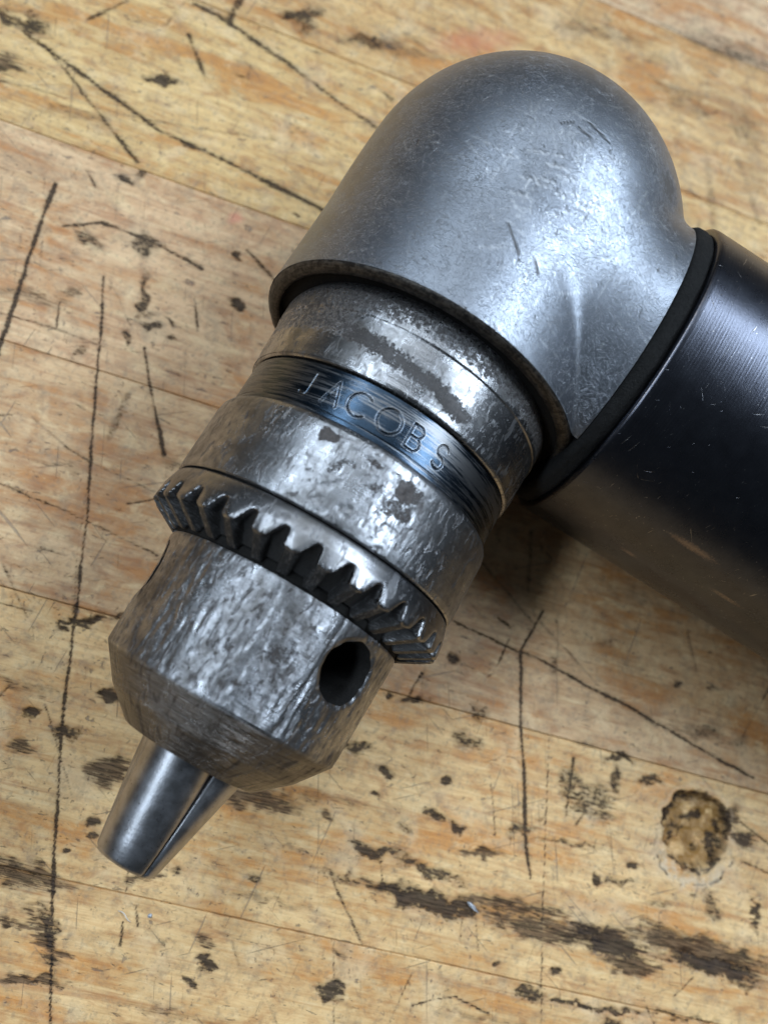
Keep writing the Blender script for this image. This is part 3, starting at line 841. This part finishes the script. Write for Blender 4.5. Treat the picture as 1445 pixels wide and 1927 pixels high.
# -- toothed ring
def gear():
    nt, per = 32, 44
    vs_ = np.linspace(0, 1, 42)
    nth = nt * per
    ang = np.arange(nth) * 360.0 / nth
    Vv, Uu = np.meshgrid(vs_, ang, indexing='ij')
    u = ((Uu - 180.0 + 0.3) / (360 / nt)) % 1.0 - .5            # -.5..+.5 over one pitch, notch at 0
    u = ((Uu - 179.8) / (360 / nt)); u = u - np.round(u)
    f1 = np.clip(Vv / .38, 0, 1)
    jit = (vnoise(Uu * 0.35, Vv * 0 + 1, 4) - .5) * .25
    # land generatrix: cylinder then cone to the bore
    def poly(v, pts):
        ts = np.interp(v, [p[0] for p in pts], [p[1] for p in pts]); rs = np.interp(v, [p[0] for p in pts], [p[2] for p in pts]); return ts, rs
    lu = ((u + .5 + .13) % 1.0); lu = lu - np.round(lu)
    Vl = np.clip(Vv + .11 * np.clip(np.abs(lu) / .19, 0, 1) ** 2 * smooth(.05, .30, Vv) * smooth(1, .7, Vv), 0, 1)
    tl, rl = poly(Vl, [(0, 22.5, 23.68), (.36, 20.1, 23.9), (.42, 19.85, 23.75), (.96, 17.55, 19.3), (1, 17.5, 19.0)])
    tf, rf = poly(Vv, [(0, 22.5, 23.68), (.10, 22.0, 22.5), (.30, 21.2, 21.6), (1, 18.55, 18.95)])
    cen = -.13 * smooth(0, 1, f1)
    hw = .03 + .285 * f1 - .04 * np.clip((Vv - .4) / .6, 0, 1)
    flank = .10 + .03 * f1
    w = 1 - smooth(0, 1, (np.abs(u - cen) - hw + flank * .5) / flank)
    # the rear end of each notch is rounded
    w = w * smooth(0, .10, Vv)
    t = tl + (tf - tl) * w; r = rl + (rf - rl) * w
    # worn, rolled-over land edges
    wear = np.exp(-((np.abs(u - cen) - hw - .07) / .09) ** 2) * f1 * (Vv < .5)
    r = r - wear * .18
    r = r + (fbm(t * .5, Uu * .12, 8, 3) - .5) * .10
    pre = [(25.0, 19.0), (25.0, 22.6), (24.85, 22.95), (24.6, 23.12), (23.8, 23.35), (23.0, 23.56)]
    Tp = np.array([p[0] for p in pre]); Rp = np.array([p[1] for p in pre])
    T = np.concatenate([np.repeat(Tp[:, None], nth, 1), t, np.full((1, nth), 19.0)]); R = np.concatenate([np.repeat(Rp[:, None], nth, 1), r, np.full((1, nth), 17.6)])
    Aall = np.repeat(ang[None], T.shape[0], 0)
    V = lathe_pts(T, R, Aall)
    m = T.shape[0]; idx = np.arange(m * nth).reshape(m, nth); nx = np.roll(idx, -1, 1)
    F = np.stack([idx[:-1], nx[:-1], nx[1:], idx[1:]], -1).reshape(-1, 4)
    W = np.concatenate([np.zeros((len(pre), nth)), np.maximum(w * 1.1, .66 * smooth(.41, .46, Vl)), np.ones((1, nth)) * .8])  # notch floors and cone faces set dark through the rust mask
    me = mesh_np("gear_ring", V.reshape(-1, 3), F, True, {'rust': W.ravel()})
    sharpen(me, 50)
    return me
part("gear_ring", gear(), M_gear)
# black rings that paint the shade in the gaps: between body and ring, between ring and sleeve
Vb, Fb, _ = lathe([(16.9, 17.5), (17.3, 18.4), (18.2, 18.6), (19.5, 18.4), (19.5, 15)], .3, 120)
part("gap_shade_ring", mesh_np("gap_shade_ring", Vb, Fb, True), M_gap_black)
Vb, Fb, _ = lathe([(24.6, 22.0), (25.0, 22.3), (25.6, 22.3), (26, 21)], .3, 120)
part("gap_shade_ring", mesh_np("gap_shade_ring", Vb, Fb, True), M_gap_black)

# -- sleeve
def sleeve_disp(T, A, R):
    arc = A / 360 * 146
    zone = smooth(22.5, 23.1, R)
    front = smooth(158, 172, A) * smooth(212, 198, A)
    chips = smooth(.56, .66, fbm(T * .8, arc * .9, 71, 4)) * front
    seam = np.clip(np.minimum(A, 360 - A) / 5, 0, 1)
    return seam * zone * ((fbm(T * .35, arc * .5, 4, 3) - .5) * .06 + (fbm(T * .2, arc * 2.4, 14, 3) - .5) * .03 - chips * .08)
sl_rust = lambda T, A, R: spots(T, A, R, [(35.4, 164.6, 1.0, 1.5, 1.1), (34.0, 194.6, 1.6, 1.6, 1.0), (31.1, 194.5, 1.5, 2.4, .60), (34.6, 180.5, .5, 1.2, .7), (32.5, 186, 1.0, 1.4, .50),
        (32, 171, 1.8, .5, .50), (30, 176, .5, 2.2, .42), (35.0, 154, .6, 1.2, .4), (33.0, 172.8, .6, 2.0, .5), (31.5, 203, 1, 2, .35)])
Vb, Fb, at_ = lathe([(25.25, 21.8), (25.25, 22.9), (25.45, 23.12), (26.2, 23.2), (35.6, 23.25), (36.6, 23.15), (37.2, 22.85), (37.5, 22.5), (37.5, 21.4)], .2, 760, disp=sleeve_disp, attr={'rust': sl_rust})
me = mesh_np("sleeve", Vb, Fb[:, ::-1], True, at_); sharpen(me, 40)
sleeve = part("sleeve", me, M_sleeve)

# -- name band with the stamped maker's name
def stroke_dist(x, y, segs):
    d = np.full(x.shape, 9.0)
    for s in segs:
        if s[0] == 'l':
            a = np.array(s[1:3]); b = np.array(s[3:5]); v = b - a; L = v @ v
            t = np.clip(((x - a[0]) * v[0] + (y - a[1]) * v[1]) / L, 0, 1)
            d = np.minimum(d, np.hypot(x - a[0] - t * v[0], y - a[1] - t * v[1]))
        else:                                     # arc cx cy r a0 a1 (degrees, counter-clockwise)
            cx, cy, r, a0, a1 = s[1:]
            an = np.degrees(np.arctan2(y - cy, x - cx)); an = (an - a0) % 360
            ok = an <= (a1 - a0)
            dd = np.abs(np.hypot(x - cx, y - cy) - r)
            for e in (a0, a1):
                ex, ey = cx + r * math.cos(math.radians(e)), cy + r * math.sin(math.radians(e))
                dd2 = np.hypot(x - ex, y - ey); dd = np.where(ok, dd, np.minimum(9, dd2)) if e == a0 else np.where(ok, dd, np.minimum(dd, dd2))
            d = np.minimum(d, dd)
    return d
GLYPH = {  # x right, y up, in mm round the band's centre line
 'J': [('l', .45, 2.1, .45, -1.2), ('arc', -.35, -1.25, .8, 200, 360)],
 'A': [('l', 0, 2.1, -1.45, -2.1), ('l', 0, 2.1, 1.45, -2.1), ('l', -.95, -.75, .95, -.75)],
 'C': [('arc', .1, 0, 2.05, 48, 312)],
 'O': [('arc', 0, 0, 2.1, 0, 360)],
 'B': [('l', -1.1, 2.1, -1.1, -2.1), ('l', -1.1, 2.1, .1, 2.1), ('l', -1.1, .1, .3, .1), ('l', -1.1, -2.1, .3, -2.1), ('arc', .1, 1.1, 1.0, -90, 90), ('arc', .3, -1.0, 1.1, -90, 90)],
 'S': [('arc', 0, 1.05, 1.05, 20, 262), ('arc', 0, -1.05, 1.05, -160, 85)],
}
def band():
    th = np.unique(np.concatenate([np.arange(0, 138, 1.5), np.arange(138, 210, .16), np.arange(210, 360, 1.5)]))
    ts = np.concatenate([[37.45], np.arange(37.6, 44.5, .07), [44.6]])
    T, A = np.meshgrid(ts, th, indexing='ij'); R = np.full_like(T, 22.15)
    L = np.full_like(T, 9.0)
    for ch, a0 in (('J', 146.3), ('A', 156.6), ('C', 166.6), ('O', 178.2), ('B', 188.4), ('S', 199.8)):
        x = (A - a0) * math.pi / 180 * 22.15; y = (T - 41.2) / .84; x = x / .80
        L = np.minimum(L, stroke_dist(x, y, GLYPH[ch]))
    dep = {0: 1}
    groove = 1 - smooth(.09, .20, L)
    lipr = np.exp(-((L - .26) / .07) ** 2)
    worn = .45 + .55 * smooth(150, 158, A)
    R = R - groove * .13 * worn + lipr * .022 * worn
    R = R - .05 * np.exp(-((T - 38.4) / .12) ** 2)
    let = np.clip(lipr * .42 * worn, 0, 1)
    wear = .45 * smooth(165, 140, A) + .35 * smooth(185, 200, A) + .55 * np.exp(-((T - 42.8) / 1.3) ** 2) * smooth(150, 165, A)
    V = lathe_pts(T, R, A); m, n = T.shape
    idx = np.arange(m * n).reshape(m, n); nx = np.roll(idx, -1, 1)
    F = np.stack([idx[:-1], nx[:-1], nx[1:], idx[1:]], -1).reshape(-1, 4)
    return mesh_np("name_band", V.reshape(-1, 3), F, True, {'letter': let.ravel(), 'wear': wear.ravel(), 'groove': (groove * worn).ravel()})
part("name_band", band(), M_band, label="blued steel band stamped JACOBS")
Vb, Fb, _ = lathe([(44.3, 22.0), (44.6, 21.6), (45.2, 21.6), (45.3, 22.6)], .2, 160)
part("gap_shade_ring", mesh_np("gap_shade_ring", Vb, Fb[:, ::-1], True), M_gap_black)  # black ring painting the shade between band and collar

# -- collar
def col_disp(T, A, R):
    seam = np.clip(np.minimum(A, 360 - A) / 5, 0, 1)
    return seam * ((fbm(T * .3, A * .2, 44, 3) - .5) * .06)
def col_rust(T, A, R):
    # a diagonal streak of rust over the top of the collar
    cen = 50.3 - .055 * (A - 150)
    b = np.exp(-((T - cen) / 1.6) ** 2) * smooth(138, 150, A) * smooth(208, 196, A)
    b = b * (.55 + .6 * fbm(A * .18, T * .4, 23, 3))
    side = .55 * smooth(158, 146, A) * smooth(48, 50.5, T)
    return np.maximum(np.maximum(b * 1.05, side), .55 * smooth(52.6, 55.0, T)) + .0
Vb, Fb, at_ = lathe([(44.95, 21.6), (44.95, 22.2), (45.1, 22.45), (45.45, 22.6), (46.2, 22.62), (47.2, 22.75), (51.8, 22.95), (53.2, 23.02), (53.4, 23.2), (56.5, 23.3), (57.2, 23.1), (58.5, 22.4)], .2, 560, disp=col_disp, attr={'rust': col_rust})
me = mesh_np("collar", Vb, Fb[:, ::-1], True, at_); sharpen(me, 40)
part("collar", me, M_collar)

# -- gear head casting: two equal cylinders, domed end, blended
RH = 27.3
XD = 91.6 - TC
X_LIP = 57.9 - TC
R_NECK = 25.6
S_FL = 24.6
def head_sdf(P):
    x, y, z = P[..., 0], P[..., 1], P[..., 2]
    dx = np.maximum(x - XD, 0)
    d1 = np.sqrt(dx * dx + y * y + z * z) - RH
    s = -y
    ds = np.minimum(s, 0)
    d2 = np.sqrt(x * x + z * z + ds * ds) - R_NECK
    k = 1.2 + 3.6 * smooth(-12, 2, x) - 3.0 * smooth(7, 17, x)
    d3 = np.sqrt((x - (89.4 - TC)) ** 2 + (y + 1.9) ** 2 + z * z) - 28.5
    hk = np.clip(4 - np.abs(d1 - d3), 0, None) / 4
    d1 = np.minimum(d1, d3) - hk * hk * hk * 4 / 6.0
    h = np.clip(k - np.abs(d1 - d2), 0, None) / k
    d = np.minimum(d1, d2) - h * h * h * k / 6.0
    return d
def surface_nets(sdf, lo, hi, step):
    ax = [np.arange(lo[i], hi[i] + step, step, dtype=np.float32) for i in range(3)]
    G = np.stack(np.meshgrid(*ax, indexing='ij'), -1)
    val = sdf(G).astype(np.float32)
    ins = val < 0
    nx_, ny_, nz_ = val.shape
    c = np.zeros((nx_ - 1, ny_ - 1, nz_ - 1), np.int8)
    for i in (0, 1):
        for j in (0, 1):
            for k in (0, 1): c += ins[i:nx_ - 1 + i, j:ny_ - 1 + j, k:nz_ - 1 + k]
    act = (c > 0) & (c < 8)
    idx = -np.ones(act.shape, np.int64); ii = np.argwhere(act); idx[act] = np.arange(len(ii))
    V = np.stack([ax[0][ii[:, 0]], ax[1][ii[:, 1]], ax[2][ii[:, 2]]], -1).astype(np.float64) + step / 2
    for it in range(3):
        e = 0.02
        d = sdf(V)
        g = np.stack([sdf(V + np.eye(3)[a] * e) - sdf(V - np.eye(3)[a] * e) for a in range(3)], -1) / (2 * e)
        g /= np.maximum(np.linalg.norm(g, axis=1, keepdims=True), 1e-6)
        V = V - g * d[:, None]
    F = []
    for a in range(3):
        sl0 = [slice(1, -1)] * 3; sl1 = [slice(1, -1)] * 3
        sl0[a] = slice(0, -1); sl1[a] = slice(1, None)
        A0 = ins[tuple(sl0)]; A1 = ins[tuple(sl1)]
        ed = np.argwhere(A0 != A1)
        flip = A0[A0 != A1]
        b, cc = (a + 1) % 3, (a + 2) % 3
        base = ed.copy(); base[:, b] += 1; base[:, cc] += 1      # grid point of the edge
        def cell(db, dc):
            q = base.copy(); q[:, b] += db; q[:, cc] += dc
            return idx[q[:, 0], q[:, 1], q[:, 2]]
        q = np.stack([cell(-1, -1), cell(0, -1), cell(0, 0), cell(-1, 0)], -1)
        q[~flip] = q[~flip][:, ::-1]
        F.append(q)
    F = np.concatenate(F); F = F[(F >= 0).all(1)]
    return V, F
Vh, Fh = surface_nets(head_sdf, (X_LIP - 2, -S_FL - 2, -29.5), (XD + RH + 1, 29.5, 29.5), 0.34)
me = mesh_np("gear_head", Vh, Fh, True)
bm = bmesh.new(); bm.from_mesh(me)
for co, no in (((X_LIP, 0, 0), (-1, 0, 0)), ((0, -S_FL, 0), (0, -1, 0))):
    geom = list(bm.verts) + list(bm.edges) + list(bm.faces)
    bmesh.ops.bisect_plane(bm, geom=geom, dist=1e-7, plane_co=Vector(co) * MM, plane_no=Vector(no), clear_outer=True)
    be = [e for e in bm.edges if e.is_boundary and all(abs((v.co - Vector(co) * MM).dot(Vector(no))) < 2e-6 for v in e.verts)]
    r_ = bmesh.ops.edgeloop_fill(bm, edges=be)
    for f in r_['faces']:
        f.smooth = False
        for e in f.edges: e.smooth = False
bmesh.ops.recalc_face_normals(bm, faces=bm.faces)
bm.to_mesh(me); bm.free()
# wear marks drawn into vertex attributes
nv = len(me.vertices); co = np.empty(nv * 3); me.vertices.foreach_get("co", co); co = co.reshape(-1, 3) / MM
scr = np.zeros(nv); dnt = np.zeros(nv); drt = np.zeros(nv)
top = np.where(co[:, 2] > -12)[0]; tp = co[top]
tp2 = tp[:, :2]
def mark(arr, a, b, w, s):
    a = np.array(a, float); b = np.array(b, float); v = b - a; L = max(v @ v, 1e-6)
    near = np.where((tp2[:, 0] > min(a[0], b[0]) - 1) & (tp2[:, 0] < max(a[0], b[0]) + 1) & (tp2[:, 1] > min(a[1], b[1]) - 1) & (tp2[:, 1] < max(a[1], b[1]) + 1))[0]
    if not len(near): return
    p = tp2[near]; t = np.clip(((p - a) @ v) / L, 0, 1)
    d = np.hypot(*(p - a - t[:, None] * v).T)
    m_ = s * np.clip(1.3 - d / w, 0, 1)
    k = top[near]; arr[k] = np.maximum(arr[k], m_)
def hp(t, ang, r=RH):                            # chuck station and angle -> local x, y
    return (t - TC, r * math.sin(math.radians(ang)))
r3 = np.random.default_rng(5)
for k in range(260):
    c = np.array([r3.normal(4, 15), r3.normal(-4, 11)]); an = r3.choice([0.3, 1.1, 2.0, 2.7]) + r3.normal(0, .3); L = r3.gamma(2, 1.1)
    v = np.array([math.cos(an), math.sin(an)]) * L / 2
    mark(scr, c - v, c + v, r3.uniform(.10, .16), r3.uniform(.2, .7))
for k in range(80):
    c = np.array([r3.normal(2, 14), r3.normal(-2, 11)]); an = r3.normal(-.4, .8); L = r3.gamma(2, .4)
    v = np.array([math.cos(an), math.sin(an)]) * L / 2
    mark(dnt, c - v * .6, c + v * .6, r3.uniform(.14, .20), r3.uniform(.3, .7))
for (t0, a0), (t1, a1) in (((71.5, 180), (69.4, 185)), ((72.5, 178), (70.6, 182)), ((92.8, 183), (92.1, 191)), ((91, 181), (90.6, 186)), ((90.0, 176), (91.3, 179)), ((70.2, 190.0), (68.8, 193))):
    mark(dnt, hp(t0, a0), hp(t1, a1), .22, 1)
for k in range(26):                               # the rubbed patch on the shoulder
    c = np.array([4 + r3.normal(0, 2.5), -3 + r3.normal(0, 3.5)]); v = np.array([.35, -1]) * r3.uniform(.6, 1.6)
    mark(scr, c - v, c + v, .16, .8); mark(dnt, c + (.3, .1) - v * .5, c + (.3, .1) + v * .5, .2, .45)
x, y, z = co.T
hyp = -np.sqrt(np.maximum(y * y - (RH ** 2 - R_NECK ** 2), 0))
cre = np.exp(-((x - hyp) / .8) ** 2) * smooth(-8, -14, x) * (y < -8) * (z > 0) * .5           # dirt along the crease near the lip
val = np.exp(-(((x - 17.0) / 4.2) ** 2 + ((y + 17.0) / 3.8) ** 2)) * (z > -6) * .85       # smudge in the valley by the dome
rim = .50 * np.exp(-((x - X_LIP) / .55) ** 2) + .5 * np.exp(-((y + S_FL) / .3) ** 2)
rubbed = .34 * np.exp(-(((x - 5) / 3.0) ** 2 + ((y + 3) / 4.0) ** 2)) * (z > 0)
drt = np.clip(np.maximum.reduce([cre, val, rim, rubbed]), 0, 1)
for an_, av in (("scratch", scr), ("dent", dnt), ("dirt", drt)):
    a = me.attributes.new(an_, 'FLOAT', 'POINT'); a.data.foreach_set("value", av.astype(np.float32))
me.polygons.foreach_set("use_smooth", np.full(len(me.polygons), True))
head = part("gear_head", me, M_alloy)
# the mouth of the casting round the collar
def lip_disp(T, A, R):
    return (fbm(T * .5, A * .25, 66, 3) - .5) * .22
Vb, Fb, _ = lathe([(58.2, 27.24), (57.85, 27.22), (57.6, 27.05), (57.3, 26.6), (57.15, 26.1), (57.2, 25.4), (57.5, 25.0), (60, 24.9)], .2, 420, disp=lip_disp)
part("casting_lip", mesh_np("casting_lip", Vb, Fb[:, ::-1], True), M_lip, parent=head)
Vb, Fb, _ = lathe([(58.6, 25.2), (58.4, 22.2)], .4, 120)
part("gap_shade_ring", mesh_np("gap_shade_ring", Vb, Fb[:, ::-1], True), M_gap_black)  # black disc painting the shade between collar and casting lip

# -- handle, about local -Y
def lathe_h(profile, step, nth, disp=None, attr=None):
    P = resample(profile, step); th = np.arange(nth) * 2 * math.pi / nth
    Sg, A = np.meshgrid(P[:, 0], th, indexing='ij'); R = np.repeat(P[:, 1][:, None], nth, 1)
    if disp is not None: R = R + disp(Sg, A, R)
    V = np.stack([R * np.sin(A), -Sg, R * np.cos(A)], -1); m, n = Sg.shape
    idx = np.arange(m * n).reshape(m, n); nx = np.roll(idx, -1, 1)
    F = np.stack([idx[:-1], nx[:-1], nx[1:], idx[1:]], -1).reshape(-1, 4)
    return V.reshape(-1, 3), F, {k: f(Sg, A, R).ravel() for k, f in (attr or {}).items()}
gd = lambda s, a, r: (fbm(s * .8, a * 8, 31, 4) - .5) * .6 * (r > 20)
Vb, Fb, _ = lathe_h([(24.62, 5), (24.62, 25.2), (24.9, 25.8), (25.5, 26.2), (26.8, 26.3), (27.2, 26.2), (27.6, 25.9), (27.6, 5)], .4, 300, gd)
part("gasket", mesh_np("gasket", Vb, Fb[:, ::-1], True), M_rubber)
td = lambda s, a, r: (fbm(s * .10, a * 3, 35, 3) - .5) * .05 * (r > 26) * (s < 200)
rubs = [(49, -1.15, 6, 1.0, .9), (44, -1.5, 2.2, .8, .9), (38.5, -1.72, 1.2, 1.1, .8), (60, -1.35, 5, .7, .8)]
def trust(s, a, r):
    v = np.zeros_like(s)
    for s0, a0, hs, ha, k in rubs:
        da = (a - a0 + math.pi) % (2 * math.pi) - math.pi
        v = np.maximum(v, k * np.exp(-((s - s0) / hs) ** 2 - (da * 27 / ha) ** 2))
    return np.maximum(v, 1.1 * np.exp(-((s - 27.75) / .13) ** 2))
Vb, Fb, at_ = lathe_h([(27.5, 24.5), (27.5, 26.75), (27.6, 27.05), (27.85, 27.28), (28.3, 27.36), (60, 27.66), (100, 27.82), (215, 27.82), (221, 26.8), (224, 24), (224, 1)], .5, 300, td, {'rust': trust})
me = mesh_np("handle", Vb, Fb[:, ::-1], True, at_); sharpen(me, 45)
part("handle", me, M_tube)

# ------------------------------------------------------------------ crumbs lying on the bench
def crumb(name, px, py, size, mat, label, cat, seed, flat=.35):
    p = bench_pt(px, py); r = np.random.default_rng(seed)
    bm = bmesh.new(); bmesh.ops.create_icosphere(bm, subdivisions=2, radius=1)
    for v in bm.verts:
        k = 1 + .35 * (vnoise(np.array([v.co.x * 1.7 + 9]), np.array([v.co.y * 1.7 + v.co.z * 2.3 + 5]), seed)[0] - .5) * 2
        v.co = Vector((v.co.x * size[0] * k, v.co.y * size[1] * k, (v.co.z + .8) * size[2] * k)) * MM
    me = bpy.data.meshes.new(name); bm.to_mesh(me); bm.free()
    o = link(name, me, mat, None, label, cat, loc=(p[0] * MM, p[1] * MM, 0))
    o.rotation_euler = (0, 0, r.uniform(0, 3))
    return o
def plain(name, c, rg, mt):
    N = NT(name); P = N.obj(); s = N.noise(P, 4.0, 3, .6)
    return N.done(N.mix(s, tuple(k * .75 for k in c), c), rg, mt, N.bump(s, .03))
M_sliver = plain("curled_metal_sliver", (.36, .36, .37), .45, .8)
M_fibre = plain("pale_wood_fibre", (.78, .72, .62), .6, 0)
crumb("metal_sliver", 888, 1706, (.35, 1.5, .18), M_sliver, "small grey metal sliver by the dark burn stain right of the jaws", "metal sliver", 2)
crumb("metal_speck", 282, 1724, (.40, .3, .1), M_sliver, "tiny grey speck on the pale wood below the jaws", "metal speck", 3)
def fibre(px0, py0, px1, py1, label):
    a = bench_pt(px0, py0); b = bench_pt(px1, py1); n = 8; V = []; ln = 10
    for i in range(ln):
        u = i / (ln - 1); c = a + (b - a) * u; z = .12 + .5 * math.sin(u * math.pi); r = .10 * (1 - .5 * abs(2 * u - 1))
        d = (b - a) / np.linalg.norm(b - a); s_ = np.array([-d[1], d[0]])
        c = c + s_ * .3 * math.sin(u * 5)
        for k in range(n):
            an = 2 * math.pi * k / n
            V.append((c[0] + s_[0] * r * math.cos(an), c[1] + s_[1] * r * math.cos(an), z + r * math.sin(an)))
    V = np.array(V); base = V.mean(0) * np.array([1, 1, 0]); V = V - base
    F = [(i * n + k, i * n + (k + 1) % n, (i + 1) * n + (k + 1) % n, (i + 1) * n + k) for i in range(ln - 1) for k in range(n)]
    F += [tuple(range(n))[::-1], tuple(range((ln - 1) * n, ln * n))]
    link("wood_fibre", mesh_np("wood_fibre", V, F, True), M_fibre, None, label, "wood fibre", loc=tuple(base * MM))
fibre(222, 1714, 248, 1732, "thin pale wood fibre lying just left of the tiny grey speck below the jaws")
